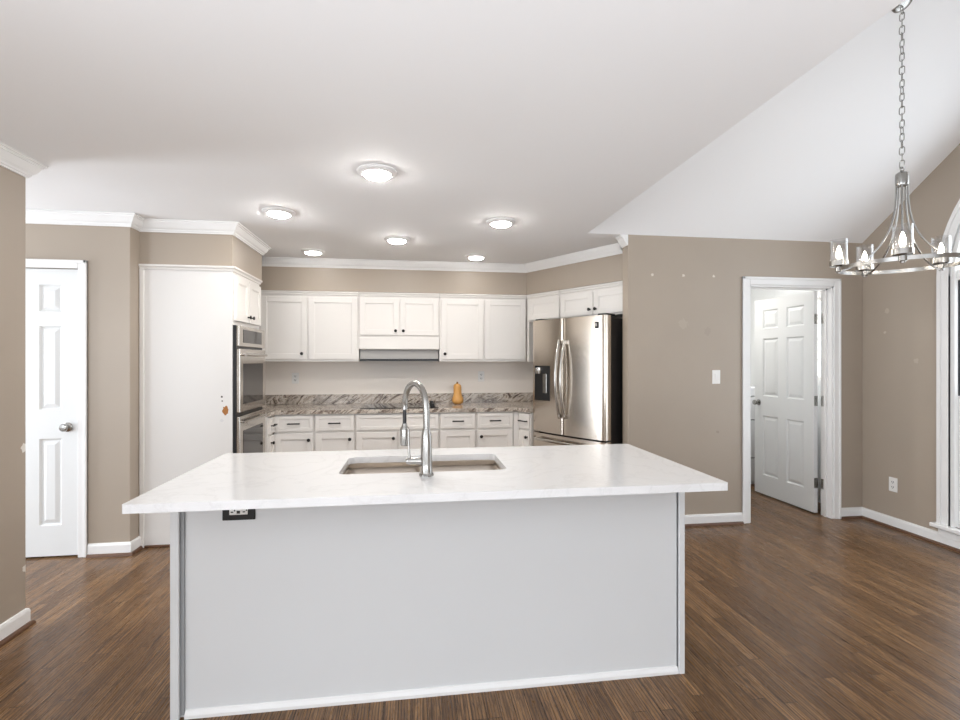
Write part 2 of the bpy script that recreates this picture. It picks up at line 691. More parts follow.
LW = (4.12, 4.86, 1.2, 2.0)
bm = bmesh.new()
holed_slab(bm, [(-4.6, 0), (5.9, 0), (5.9, CEIL), (YD, CEIL), (RIDGE_Y, zr + 0.05), (yl, CEIL), (-4.6, CEIL)],
           [arch(AY, AR, AZ0, AZS), [(LW[0], LW[2]), (LW[1], LW[2]), (LW[1], LW[3]), (LW[0], LW[3])]], lambda u, v, t: (t, u, v), XR, XR + 0.12)
struct('wall_right', bm, M['wall'], 'taupe gable wall holding the arched window', 'wall')

# left walls
PX0, PX1, PZ = -2.94, -2.33, 2.03
bm = bmesh.new()
holed_slab(bm, [(-4.0, 0), (PX0, 0), (PX0, PZ), (PX1, PZ), (PX1, 0), (XL - 0.1, 0), (XL - 0.1, CEIL), (-4.0, CEIL)], [], lambda u, v, t: (u, t, v), YP, YP + 0.1)
bx(bm, XL - 0.1, YP, 0, XL, YB, CEIL)
struct('wall_pantry', bm, M['wall'], 'taupe wall around the pantry door, turning to the oven tower', 'wall')
struct('wall_left', box(XL - 0.11, 0.9, 0, XL, 2.85, CEIL), M['wall'], 'near taupe wall at the left edge', 'wall')
bm = bmesh.new()
bx(bm, -4.6, 2.851, 0, -4.5, 2.94, CEIL)
bx(bm, -4.6, 3.70, 0, -4.5, 3.95, CEIL)
bx(bm, -4.6, 2.94, 2.1, -4.5, 3.70, CEIL)
bx(bm, -4.6, 2.94, 0, -4.5, 3.70, 0.1)
bx(bm, -4.5, YP, 0, -4.0, YP + 0.1, CEIL)
bx(bm, -3.1, 4.3, 0, -2.1, 4.35, CEIL)
struct('wall_hall', bm, M['wall'], 'taupe passage wall by the pantry', 'wall')
# family room behind the camera
bm = bmesh.new()
holed_slab(bm, [(-4.6, 0), (XR + 0.1, 0), (XR + 0.1, CEIL), (-4.6, CEIL)], [[(-2.9, 0.6), (-0.7, 0.6), (-0.7, 2.3), (-2.9, 2.3)], [(0.8, 0.6), (3.0, 0.6), (3.0, 2.3), (0.8, 2.3)]], lambda u, v, t: (u, t, v), -4.6, -4.5)
struct('wall_rear', bm, M['wall'], 'taupe wall of the family room', 'wall')
bm = bmesh.new()
holed_slab(bm, [(-4.6, 0), (2.85, 0), (2.85, CEIL), (-4.6, CEIL)], [[(-2.55, 0.6), (0.15, 0.6), (0.15, 2.3), (-2.55, 2.3)], [(0.7, 0.6), (2.5, 0.6), (2.5, 2.3), (0.7, 2.3)]], lambda u, v, t: (t, u, v), -4.6, -4.5)
struct('wall_family', bm, M['wall'], 'taupe side wall of the family room', 'wall')
# laundry room
bm = bmesh.new()
bx(bm, 2.50, 5.70, 0, XR, 5.80, CEIL)
bx(bm, 2.42, YD + 0.11, 0, 2.50, 5.80, CEIL)
bx(bm, 2.50, YD + 0.11, 0, DX0 - 0.012, YD + 0.115, CEIL)
bx(bm, XR - 0.006, YD + 0.11, 0, XR - 0.001, LW[0], CEIL)
bx(bm, XR - 0.006, LW[1], 0, XR - 0.001, 5.70, CEIL)
bx(bm, XR - 0.006, LW[0], 0, XR - 0.001, LW[1], LW[2])
bx(bm, XR - 0.006, LW[0], LW[3], XR - 0.001, LW[1], CEIL)
struct('wall_laundry', bm, M['laundry'], 'white laundry room wall', 'wall')

# soffits
UTOP = 2.085
bm = box(XL, YT, 2.095, XT, 4.66, CEIL)
struct('wall_soffit', bm, M['wall'], 'taupe boxed soffit over the oven tower', 'wall')
bm = bmesh.new()
e = dg(1.42)
e2 = dg(1.42, -0.32)
i2 = (1.40, YB - 0.001)
prism(bm, [(XL, YU + 0.012), (UC.x, UC.y + 0.012), e, e2, i2, (XL, YB - 0.001)], UTOP + 0.012, CEIL)
struct('wall_soffit_back', bm, M['wall'], 'taupe band of soffit over the wall cabinets', 'wall')

# crown moulding
CROWN = [(0, -0.084), (0.010, -0.084), (0.011, -0.076), (0.017, -0.072), (0.019, -0.064), (0.030, -0.054), (0.039, -0.038), (0.045, -0.026),
         (0.047, -0.021), (0.053, -0.020), (0.055, -0.011), (0.064, -0.009), (0.064, 0), (0, 0)]
for k, (path, lab) in enumerate([
        ([(XL, 0.9), (XL, 2.85), (XL - 0.11, 2.85), (XL - 0.11, 0.9)], 'white crown moulding on the near left wall'),
        ([(-4.0, YP), (XL, YP), (XL, YT), (XT, YT), (XT, 4.66), (XL, 4.66)], 'white crown moulding over pantry door and oven tower'),
        ([(XL, YU + 0.012), (UC.x, UC.y + 0.012), dg(1.22)], 'white crown moulding over the wall cabinets'),
        ([(XE, YD + 0.11), (XE, YD + 0.002)], 'short crown return on the wall end')]):
    bm = bmesh.new()
    sweep(bm, path, CROWN, CEIL - 0.001)
    struct('trim_%d' % (k + 1), bm, M['trim'], lab, 'moulding')

# baseboards with stained shoe moulding
BASE = [(0, 0), (0.014, 0), (0.014, 0.075), (0.010, 0.088), (0, 0.092)]
SHOE = [(0.0142, 0.0), (0.030, 0.0), (0.028, 0.010), (0.022, 0.018), (0.0142, 0.020)]
for side, paths in (('left', [[(XL, 0.9), (XL, 2.85), (XL - 0.11, 2.85), (XL - 0.11, 0.9)]]),
                    ('pantry', [[(PX1 + 0.062, YP), (XL, YP), (XL, YT - 0.012)]]),
                    ('door', [[(XE, YD + 0.1), (XE, YD), (DX0 - 0.068, YD)], [(DX1 + 0.068, YD), (XR, YD), (XR, AY + AR + 0.2), (XR, -4.4)]])):
    bm, bs = bmesh.new(), bmesh.new()
    for p in paths:
        sweep(bm, p, BASE, 0.0)
        sweep(bs, p, SHOE, 0.0)
    o = struct('baseboard_' + side, bm, M['trim'], {'left': 'white baseboard on the near left wall', 'pantry': 'white baseboard beside the pantry door',
                                                   'door': 'white baseboard along the taupe door wall and window wall'}[side], 'baseboard')
    obj('shoe_moulding', bs, M['shoe'], o)['label'] = 'brown stained shoe moulding'


# ------------------------------------------------------------------ doors
def six_panel(bm_add, x0, x1, z0, z1, y0, y1):
    """six-panel slab: stiles, rails and raised panels; front and back faces alike"""
    W_, H_ = x1 - x0, z1 - z0
    st = 0.115
    rows = [(z1 - 0.30, z1 - 0.11), (z1 - 0.99, z1 - 0.40), (z1 - 1.80, z1 - 1.19)]
    mid = (x0 + x1) / 2
    mw = 0.05 * min(1, W_ / 0.76) + 0.005
    cols = [(x0 + st, mid - mw), (mid + mw, x1 - st)]
    bm = bm_add
    bx(bm, x0, y0, z0, x0 + st, y1, z1)
    bx(bm, x1 - st, y0, z0, x1, y1, z1)
    bx(bm, mid - mw, y0, z0, mid + mw, y1, z1)
    zs = [z0] + [z for r in rows[::-1] for z in r] + [z1]
    for i in range(0, len(zs), 2):
        for c0, c1 in cols:
            bx(bm, c0, y0, zs[i], c1, y1, zs[i + 1])
    for c0, c1 in cols:
        for r0, r1 in rows:
            for yf, s in ((y0, 1), (y1, -1)):
                # sloped moulding down, flat, then raised field
                steps = [(0, 0), (0.010, 0.011), (0.016, 0.012), (0.042, 0.003), (0.045, 0.003)]
                prev = None
                for ins, dep in steps:
                    ring = [bm.verts.new((x, yf + s * dep, z)) for x, z in ((c0 + ins, r0 + ins), (c1 - ins, r0 + ins), (c1 - ins, r1 - ins), (c0 + ins, r1 - ins))]
                    if prev:
                        for i in range(4):
                            j = (i + 1) % 4
                            bm.faces.new((prev[i], prev[j], ring[j], ring[i]))
                    prev = ring
                bm.faces.new(prev)


def casing(bm, x0, x1, z1, y, wd, s=-1):
    """flat-profile door casing in front of the plane y"""
    for (a0, b0, a1, b1) in ((x0 - wd, 0, x0, z1 + wd), (x1, 0, x1 + wd, z1 + wd), (x0, z1, x1, z1 + wd)):
        bx(bm, a0, y, b0, a1, y + s * 0.014, b1, 0.003)
    t = 0.022
    bx(bm, x0 - wd, y, 0, x0 - wd + t, y + s * 0.021, z1 + wd, 0.004)
    bx(bm, x1 + wd - t, y, 0, x1 + wd, y + s * 0.021, z1 + wd, 0.004)
    bx(bm, x0 - wd, y, z1 + wd - t, x1 + wd, y + s * 0.021, z1 + wd, 0.004)


def knob_bm(loc, axis, r=0.027, ext=0.058):
    bm = bmesh.new()
    rot = Vector((0, 0, 1)).rotation_difference(Vector(axis)).to_matrix()
    lathe(bm, [(0.033, 0), (0.033, 0.006), (0.026, 0.010), (0.012, 0.014), (0.011, ext - 0.036), (0.020, ext - 0.03), (r, ext - 0.018), (r, ext - 0.010), (r * 0.75, ext - 0.002), (0, ext)], 24, loc, rot)
    return bm


# pantry door (closed)
d1 = struct_root('door_1', 'white six-panel pantry door with a metal knob', 'door', (PX0, YP, 0))
bm = bmesh.new()
six_panel(bm, 0.004, PX1 - PX0 - 0.004, 0.012, PZ - 0.004, 0.012, 0.047)
obj('door_slab', bm, M['door'], d1)
bm = bmesh.new()
casing(bm, 0, PX1 - PX0, PZ, 0, 0.058)
bx(bm, -0.001, 0.05, 0, 0.012, 0.1, PZ)
bx(bm, PX1 - PX0 - 0.012, 0.05, 0, PX1 - PX0 + 0.001, 0.1, PZ)
obj('casing', bm, M['trim'], d1)
obj('knob', knob_bm((PX1 - PX0 - 0.078, 0.012, 0.915), (0, -1, 0)), M['nickel'], d1, True)['label'] = 'satin metal knob'
bm = bmesh.new()
bx(bm, PX1 - PX0 - 0.004, 0.008, 0.895, PX1 - PX0 - 0.001, 0.016, 0.935)
obj('latch', bm, M['nickel'], d1)

# laundry door frame + open leaf
d2 = struct_root('door_2', 'white six-panel laundry door standing open', 'door', (DX0, YD, 0))
OW = DX1 - DX0
bm = bmesh.new()
casing(bm, 0.0, OW, DZ, 0, 0.068)
bx(bm, 0, -0.002, 0, 0.014, 0.112, DZ)
bx(bm, OW - 0.014, -0.002, 0, OW, 0.112, DZ)
bx(bm, 0, -0.002, DZ - 0.014, OW, 0.112, DZ)
bx(bm, 0.014, 0.045, 0, 0.026, 0.07, DZ - 0.014)
bx(bm, OW - 0.026, 0.045, 0, OW - 0.014, 0.07, DZ - 0.014)
bx(bm, 0.014, 0.045, DZ - 0.026, OW - 0.014, 0.07, DZ - 0.014)
obj('casing', bm, M['trim'], d2)
HX, HY = OW - 0.022, 0.135         # hinge line in door_2's frame
ang = radians(90.7)
Rm = Matrix.Translation((HX, HY, 0)) @ Matrix.Rotation(ang, 4, 'Z')
bm = bmesh.new()
six_panel(bm, 0.004, 0.765, 0.012, 2.01, 0.0, 0.036)
bmesh.ops.transform(bm, matrix=Rm, verts=bm.verts)
obj('door_slab', bm, M['door'], d2)
bm = bmesh.new()
for s_, y_ in ((1, 0.036), (-1, 0.0)):
    ax = (0, s_, 0)
    rot = Vector((0, 0, 1)).rotation_difference(Vector(ax)).to_matrix()
    lathe(bm, [(0.031, 0), (0.031, 0.006), (0.012, 0.012), (0.011, 0.03), (0.022, 0.036), (0.027, 0.046), (0.024, 0.056), (0, 0.060)], 20, (0.705, y_, 0.95), rot)
bx(bm, 0.7645, 0.006, 0.93, 0.767, 0.03, 0.97)
bmesh.ops.transform(bm, matrix=Rm, verts=bm.verts)
obj('door_handle', bm, M['nickel'], d2, True)['label'] = 'satin metal door knob'
for hz in (0.28, 1.02, 1.76):
    bm = bmesh.new()
    bx(bm, -0.034, 0.012, hz - 0.045, 0.0, 0.015, hz + 0.045)
    lathe(bm, [(0.007, -0.048), (0.007, 0.048)], 10, (0.0, 0.04, hz))
    bmesh.ops.transform(bm, matrix=Matrix.Translation((HX, HY - 0.008, 0)) @ Matrix.Rotation(radians(-1), 4, 'Z'), verts=bm.verts)
    bx(bm, OW - 0.0165, 0.072, hz - 0.045, OW - 0.014, 0.108, hz + 0.045)
    bx(bm, HX - 0.036, HY + 0.0, hz - 0.045, HX - 0.002, HY + 0.003, hz + 0.045)
    obj('hinge', bm, M['nickel'], d2)['label'] = 'satin metal hinge'

# ------------------------------------------------------------------ arched window
w1 = struct_root('window_1', 'large white arched window with divided sashes', 'window', (XR, AY, 0), radians(-90))
# local: x runs along -y of the room (to the right seen from inside), y runs out through the wall
bm = bmesh.new()
WC = 0.07


def ring_slab(bm, ro, ri, z0, zs, y0, y1, k=32):
    out = [(-ro, z0)] + [(-ro * cos(pi * i / k), zs + ro * sin(pi * i / k)) for i in range(k + 1)] + [(ro, z0)]
    inn = [(-ri, z0)] + [(-ri * cos(pi * i / k), zs + ri * sin(pi * i / k)) for i in range(k + 1)] + [(ri, z0)]
    m_ = len(out)
    L = [[bm.verts.new((x, y, z)) for x, z in lp] for lp, y in ((out, y0), (inn, y0), (inn, y1), (out, y1))]
    for a, b in ((0, 1), (1, 2), (2, 3), (3, 0)):
        for i in range(m_ - 1):
            bm.faces.new((L[a][i], L[a][i + 1], L[b][i + 1], L[b][i]))
    for i in (0, m_ - 1):
        bm.faces.new([L[q][i] for q in range(4)])


ring_slab(bm, AR + WC, AR - 0.005, AZ0 + 0.0, AZS, -0.015, 0.0)
ring_slab(bm, AR + WC, AR + WC - 0.025, AZ0 + 0.0, AZS, -0.026, 0.0)
ring_slab(bm, AR + 0.012, AR - 0.005, AZ0 + 0.0, AZS, -0.019, 0.0)
obj('casing', bm, M['trim'], w1, True)
bm = bmesh.new()
bx(bm, -AR - WC - 0.03, -0.055, AZ0 - 0.028, AR + WC + 0.03, 0.02, AZ0, 0.004)
bx(bm, -AR - WC, -0.016, AZ0 - 0.095, AR + WC, 0.0, AZ0 - 0.028, 0.004)
obj('sill', bm, M['trim'], w1)
bm = bmesh.new()
ring_slab(bm, AR + 0.002, AR - 0.035, AZ0, AZS, 0.0, 0.12)
bx(bm, -AR + 0.03, 0.02, AZS - 0.035, AR - 0.03, 0.11, AZS + 0.035)
bx(bm, -0.05, 0.02, AZ0, 0.05, 0.11, AZS)
bx(bm, -AR + 0.03, 0.02, AZ0, AR - 0.03, 0.12, AZ0 + 0.02)
obj('frame', bm, M['trim'], w1)
ZM = (AZ0 + AZS) / 2 + 0.02
for sx0, sx1 in ((-AR + 0.036, -0.052), (0.052, AR - 0.036)):
    for za, zb, yy in ((AZ0 + 0.022, ZM + 0.02, 0.035), (ZM - 0.02, AZS - 0.037, 0.075)):
        bm = bmesh.new()
        fw = 0.05
        bx(bm, sx0, yy, za, sx0 + fw, yy + 0.034, zb)
        bx(bm, sx1 - fw, yy, za, sx1, yy + 0.034, zb)
        bx(bm, sx0 + fw, yy, za, sx1 - fw, yy + 0.034, za + fw)
        bx(bm, sx0 + fw, yy, zb - fw, sx1 - fw, yy + 0.034, zb)
        for q in (1, 2):
            xm = sx0 + fw + (sx1 - sx0 - 2 * fw) * q / 3
            bx(bm, xm - 0.009, yy + 0.006, za + fw, xm + 0.009, yy + 0.028, zb - fw)
        zm = (za + zb) / 2
        bx(bm, sx0 + fw, yy + 0.006, zm - 0.009, sx1 - fw, yy + 0.028, zm + 0.009)
        s_ = obj('sash', bm, M['trim'], w1)
        obj('pane', box(sx0 + fw, yy + 0.015, za + fw, sx1 - fw, yy + 0.019, zb - fw), M['pane'], s_)
    xs = sx0 if sx0 < 0 else sx1
    bm = bmesh.new()
    bx(bm, sx0 - 0.006, 0.03, ZM + 0.02, sx0 + 0.001, 0.074, AZS - 0.037)
    bx(bm, sx1 - 0.001, 0.03, ZM + 0.02, sx1 + 0.006, 0.074, AZS - 0.037)
    bx(bm, sx0, 0.036, ZM + 0.022, sx0 + 0.012, 0.072, AZS - 0.039)
    bx(bm, sx1 - 0.012, 0.036, ZM + 0.022, sx1, 0.072, AZS - 0.039)
    obj('sash_track', bm, M['track'], w1)['label'] = 'dark grey sash track'
bm = bmesh.new()
for a_ in (45, 90, 135):
    c_, s_ = cos(radians(a_)), sin(radians(a_))
    tube(bm, [(0.3 * c_, 0.06, AZS + 0.3 * s_), ((AR - 0.04) * c_, 0.06, AZS + (AR - 0.04) * s_)], 0.012, 8)
tube(bm, [(0.3 * cos(pi * i / 20), 0.06, AZS + 0.03 + 0.28 * sin(pi * i / 20)) for i in range(21)], 0.012, 8)
obj('sunburst_muntin', bm, M['trim'], w1)
bm = bmesh.new()
k = 24
vv = [(-(AR - 0.034) * cos(pi * i / k), AZS + 0.034 + (AR - 0.07) * sin(pi * i / k)) for i in range(k + 1)]
a = [bm.verts.new((x, 0.058, z)) for x, z in vv]
b = [bm.verts.new((x, 0.062, z)) for x, z in vv]
bm.faces.new(a)
bm.faces.new(b)
obj('pane', bm, M['pane'], w1)

# laundry window
w2 = struct_root('window_2', 'small divided window in the laundry room', 'window', (XR, (LW[0] + LW[1]) / 2, 0), radians(-90))
hw = (LW[1] - LW[0]) / 2
bm = bmesh.new()
for x0, z0, x1, z1 in ((-hw - 0.06, LW[2] - 0.06, -hw, LW[3] + 0.06), (hw, LW[2] - 0.06, hw + 0.06, LW[3] + 0.06), (-hw, LW[3], hw, LW[3] + 0.06), (-hw, LW[2] - 0.06, hw, LW[2])):
    bx(bm, x0, -0.02, z0, x1, -0.007, z1)
obj('casing', bm, M['trim'], w2)
bm = bmesh.new()
for x0, z0, x1, z1 in ((-hw, LW[2], -hw + 0.035, LW[3]), (hw - 0.035, LW[2], hw, LW[3]), (-hw, LW[3] - 0.035, hw, LW[3]), (-hw, LW[2], hw, LW[2] + 0.035), (-hw, 1.585, hw, 1.615)):
    bx(bm, x0, 0.04, z0, x1, 0.08, z1)
for xm in (-hw / 3, hw / 3):
    bx(bm, xm - 0.008, 0.045, LW[2], xm + 0.008, 0.07, LW[3])
for zm in (1.4, 1.8):
    bx(bm, -hw, 0.045, zm - 0.008, hw, 0.07, zm + 0.008)
obj('sash', bm, M['trim'], w2)
obj('pane', box(-hw + 0.03, 0.058, LW[2] + 0.03, hw - 0.03, 0.061, LW[3] - 0.03), M['pane'], w2)

# ------------------------------------------------------------------ cabinets


def shaker(bm, x0, x1, z0, z1, rail=0.055, yf=-0.02, th=0.019, rec=0.009):
    b = 0.0018
    y1 = yf + th
    bx(bm, x0, yf, z0, x0 + rail, y1, z1, b)
    bx(bm, x1 - rail, yf, z0, x1, y1, z1, b)
    bx(bm, x0 + rail, yf, z1 - rail, x1 - rail, y1, z1, b)
    bx(bm, x0 + rail, yf, z0, x1 - rail, y1, z0 + rail, b)
    bx(bm, x0 + rail - 0.002, yf + rec, z0 + rail - 0.002, x1 - rail + 0.002, y1, z1 - rail + 0.002)
    # small inner bead
    for (a0, c0, a1, c1) in ((x0 + rail, z0 + rail, x0 + rail + 0.006, z1 - rail), (x1 - rail - 0.006, z0 + rail, x1 - rail, z1 - rail),
                             (x0 + rail, z0 + rail, x1 - rail, z0 + rail + 0.006), (x0 + rail, z1 - rail - 0.006, x1 - rail, z1 - rail)):
        bx(bm, a0, yf + 0.005, c0, a1, y1, c1)


def cab_knob(parent, x, z, yf=-0.02):
    bm = bmesh.new()
    rot = Vector((0, 0, 1)).rotation_difference(Vector((0, -1, 0))).to_matrix()
    lathe(bm, [(0.009, 0), (0.006, 0.004), (0.005, 0.012), (0.011, 0.017), (0.0155, 0.021), (0.0155, 0.025), (0.011, 0.029), (0, 0.030)], 16, (x, yf, z), rot)
    o = obj('knob', bm, M['bronze'], parent, True)
    o['label'] = 'small black knob'
    return o


def bar_pull(parent, x, z, ln=0.115, yf=-0.02):
    bm = bmesh.new()
    bx(bm, x - ln / 2, yf - 0.030, z - 0.006, x + ln / 2, yf - 0.020, z + 0.006, 0.003)
    for s_ in (-1, 1):
        bx(bm, x + s_ * (ln / 2 - 0.012) - 0.005, yf - 0.022, z - 0.005, x + s_ * (ln / 2 - 0.012) + 0.005, yf, z + 0.005)
    o = obj('handle', bm, M['bronze'], parent)
    o['label'] = 'black bar handle'
    return o


def cabinet(name, label, loc, rz, w_, depth, z0, z1, doors=(), drawers=(), group=None, toe=False, top_trim=None, extra=None, matname='cab'):
    t = thing(name, label, 'cabinet', (loc[0], loc[1], 0), rz, group)
    bm = bmesh.new()
    if toe:
        bx(bm, 0.001, 0.07, 0.0, w_ - 0.001, depth, 0.1)
        bx(bm, 0.001, 0, 0.1, w_ - 0.001, depth, z1, 0.001)
    else:
        bx(bm, 0.001, 0, z0, w_ - 0.001, depth, z1, 0.001)
    obj('body', bm, M[matname], t)
    if top_trim:
        bm = bmesh.new()
        bx(bm, 0.0012, -0.014, z1 - 0.034, w_ - 0.0012, -0.0005, z1 - 0.012, 0.003)
        bx(bm, 0.0012, -0.026, z1 - 0.013, w_ - 0.0012, -0.0005, z1 + 0.004, 0.003)
        obj('top_moulding', bm, M[matname], t)
    for x0, x1, a, b, kx, kz in doors:
        bm = bmesh.new()
        shaker(bm, x0, x1, a, b)
        d = obj('door', bm, M[matname], t)
        if kx is not None:
            cab_knob(d, kx, kz)
    for x0, x1, a, b, hx in drawers:
        bm = bmesh.new()
        shaker(bm, x0, x1, a, b, rail=0.032, rec=0.006)
        d = obj('drawer' if hx is not None else 'false_drawer_front', bm, M[matname], t)
        if hx is not None:
            bar_pull(d, hx, (a + b) / 2)
    if extra:
        extra(t)
    return t


UB, UT = 1.375, UTOP
DB, DT = 1.40, 2.03
GU = 'white wall cabinets'
XA = -1.56
cabinet('wall_cabinet', 'white two-door wall cabinet beside the oven tower', (XA, YU), 0, -0.553 - XA, 0.318, UB, UT,
        [(0.05, -1.068 - XA, DB, DT, -1.068 - XA - 0.045, DB + 0.055), (-1.050 - XA, -0.572 - XA, DB, DT, None, 0)], group=GU, top_trim=True)


def valance(t):
    bm = bmesh.new()
    bx(bm, 0.002, -0.018, 1.502, 0.826, -0.0005, 1.622, 0.002)
    obj('valance', bm, M['cab'], t)


cabinet('wall_cabinet', 'short white two-door cabinet above the range hood', (-0.553, YU), 0, 0.828, 0.318, 1.50, UT,
        [(0.012, 0.409, 1.648, DT, 0.409 - 0.035, 1.648 + 0.045), (0.419, 0.816, 1.648, DT, 0.419 + 0.035, 1.648 + 0.045)], group=GU, top_trim=True, extra=valance)
cabinet('wall_cabinet', 'white two-door wall cabinet above the butternut squash', (0.275, YU), 0, 0.94, 0.318, UB, UT,
        [(0.022, 0.466, DB, DT, 0.022 + 0.035, DB + 0.055), (0.484, 0.925, DB, DT, None, 0)], group=GU, top_trim=True)


def end_panel(t):
    bm = bmesh.new()
    bx(bm, 0.001, 0.0, UB, 0.03, 0.30, 1.7995)
    obj('end_panel', bm, M['cab'], t)


cabinet('wall_cabinet', 'narrow white single-door cabinet on the angled wall, over the dispenser side of the refrigerator', dg(0.004), RZD, 0.48, 0.315, 1.80, UT,
        [(0.045, 0.475, 1.815, DT, None, 0)], group=GU, top_trim=True, extra=end_panel)
cabinet('wall_cabinet', 'short white two-door cabinet with black knobs over the refrigerator', dg(0.486), RZD, 0.83, 0.315, 1.80, UT,
        [(0.012, 0.41, 1.815, DT, 0.41 - 0.03, 1.815 + 0.05), (0.42, 0.82, 1.815, DT, 0.42 + 0.03, 1.815 + 0.05)], group=GU, top_trim=True)

# range hood under the short cabinet
h = thing('range_hood', 'grey slide-out range hood under the short cabinet', 'range hood', (-0.553, YU, 0))
bm = bmesh.new()
bx(bm, 0.008, 0.03, 1.400, 0.82, 0.31, 1.499, 0.003)
obj('body', bm, M['hood'], h)
bm = bmesh.new()
bx(bm, 0.008, 0.012, 1.380, 0.82, 0.31, 1.3995, 0.003)
obj('visor', bm, M['black'], h)['label'] = 'black front lip'

# base cabinets along the back wall
GB = 'white base cabinets on the back wall'
BD = 0.62
CT0 = 0.879


def base(label, x0, x1, knob, pull=True, two=False):
    w_ = x1 - x0
    m_ = 0.012
    kz = 0.70 - 0.06
    if two:
        doors = [(m_, w_ / 2 - 0.006, 0.12, 0.70, w_ / 2 - 0.04, kz), (w_ / 2 + 0.006, w_ - m_, 0.12, 0.70, w_ / 2 + 0.04, kz)]
    else:
        kx = {None: None, 'r': w_ - m_ - 0.035, 'l': m_ + 0.035}[knob]
        doors = [(m_, w_ - m_, 0.12, 0.70, kx, kz)]
    cabinet('base_cabinet', label, (x0, YC), 0, w_, BD, 0, CT0 - 0.001, doors, [(m_, w_ - m_, 0.722, 0.866, w_ / 2 if pull else None)], GB, True)


base('white drawer base cabinet in the corner nearest the ovens', -1.284, -0.92, 'r')
base('white drawer base cabinet just before the cooktop, nearer the ovens', -0.92, -0.545, 'r')
base('wide white base cabinet with a blank drawer front under the cooktop', -0.545, 0.255, None, False, True)
base('white drawer base cabinet between cooktop and squash, with no door knob', 0.255, 0.617, None)
base('white drawer base cabinet under the butternut squash, knob at its upper corner', 0.617, 0.99, 'l')
obj_f = box(0.991, YC - 0.006, 0.0, 1.047, YC + 0.012, CT0 - 0.001)
tag(obj('filler_panel', obj_f, M['cab']), 'narrow white filler strip at the inner corner of the base cabinets', 'cabinet')
p = (1.049, YC - 0.012)
cabinet('base_cabinet', 'narrow white drawer cabinet set at an angle beside the refrigerator', p, RZD, 0.165, 0.40, 0, CT0 - 0.001,
        [(0.01, 0.155, 0.12, 0.70, 0.13, 0.64)], [(0.01, 0.155, 0.722, 0.866, 0.083)], None, True)
cabinet('base_cabinet', 'narrow white drawer cabinet between oven tower and back counter', (-1.29, 4.602), radians(90), 0.166, 0.6, 0, CT0 - 0.001,
        [(0.01, 0.160, 0.12, 0.70, 0.04, 0.64)], [(0.01, 0.160, 0.722, 0.866, 0.085)], None, True)

# ------------------------------------------------------------------ oven tower
tw = thing('oven_tower', 'tall white cabinet with a plain side, housing the double oven', 'cabinet', (XT, YT, 0), radians(90))
TWW, TD = 0.66, 0.642
bm = bmesh.new()
bx(bm, 0.0, 0, 0.0, 0.02, TD, 2.06)
obj('side_panel', bm, M['panel'], tw)['label'] = 'plain white side panel with a paint chip'
bm = bmesh.new()
bx(bm, TWW - 0.02, 0, 0.0, TWW, TD, 2.06)
bx(bm, 0.02, TD - 0.02, 0.0, TWW - 0.02, TD, 2.06)
bx(bm, 0.02, 0, 2.04, TWW - 0.02, TD - 0.02, 2.06)
bx(bm, 0.02, 0, 1.655, TWW - 0.02, TD - 0.02, 1.675)
bx(bm, 0.02, 0, 0.40, TWW - 0.02, TD - 0.02, 0.42)
bx(bm, 0.02, 0.05, 0.0, TWW - 0.02, 0.07, 0.1)
bx(bm, 0.02, 0, 1.675, TWW - 0.02, 0.015, 2.04)
bx(bm, 0.02, 0, 0.1, TWW - 0.02, 0.015, 0.40)
obj('body', bm, M['cab'], tw)
bm = bmesh.new()
sweep(bm, [(-TD, 0.0), (0, 0)], [(0, 0), (0.012, 0), (0.018, 0.012), (0.03, 0.024), (0.03, 0.034), (0, 0.034)], 2.06)
bm.free()
bm = bmesh.new()
# crown lip wraps side (local x=0) and front (local y=0)
prof = [(0, 0), (0.010, 0), (0.014, 0.012), (0.026, 0.022), (0.026, 0.034), (0, 0.034)]
sweep(bm, [(0, TD), (0, 0), (TWW, 0)][::-1], [(-o, z) for o, z in prof], 2.06)
obj('top_moulding', bm, M['cab'], tw)
bm = bmesh.new()
bx(bm, -0.018, TD - 0.03, 0.0, 0.0, TD, 2.06, 0.003)
obj('corner_strip', bm, M['cab'], tw)
bm = bmesh.new()
bx(bm, -0.014, 0.0, 0.0, 0.0, TD - 0.031, 0.016, 0.004)
obj('shoe_moulding', bm, M['shoe'], tw)['label'] = 'brown shoe moulding'
for x0, x1, kx in ((0.022, 0.325, 0.29), (0.335, 0.638, 0.37)):
    bm = bmesh.new()
    shaker(bm, x0, x1, 1.690, 2.035)
    d = obj('door', bm, M['cab'], tw)
    cab_knob(d, kx, 1.735)
bm = bmesh.new()
shaker(bm, 0.022, 0.638, 0.12, 0.385)
d = obj('drawer', bm, M['cab'], tw)
bar_pull(d, 0.33, 0.25)

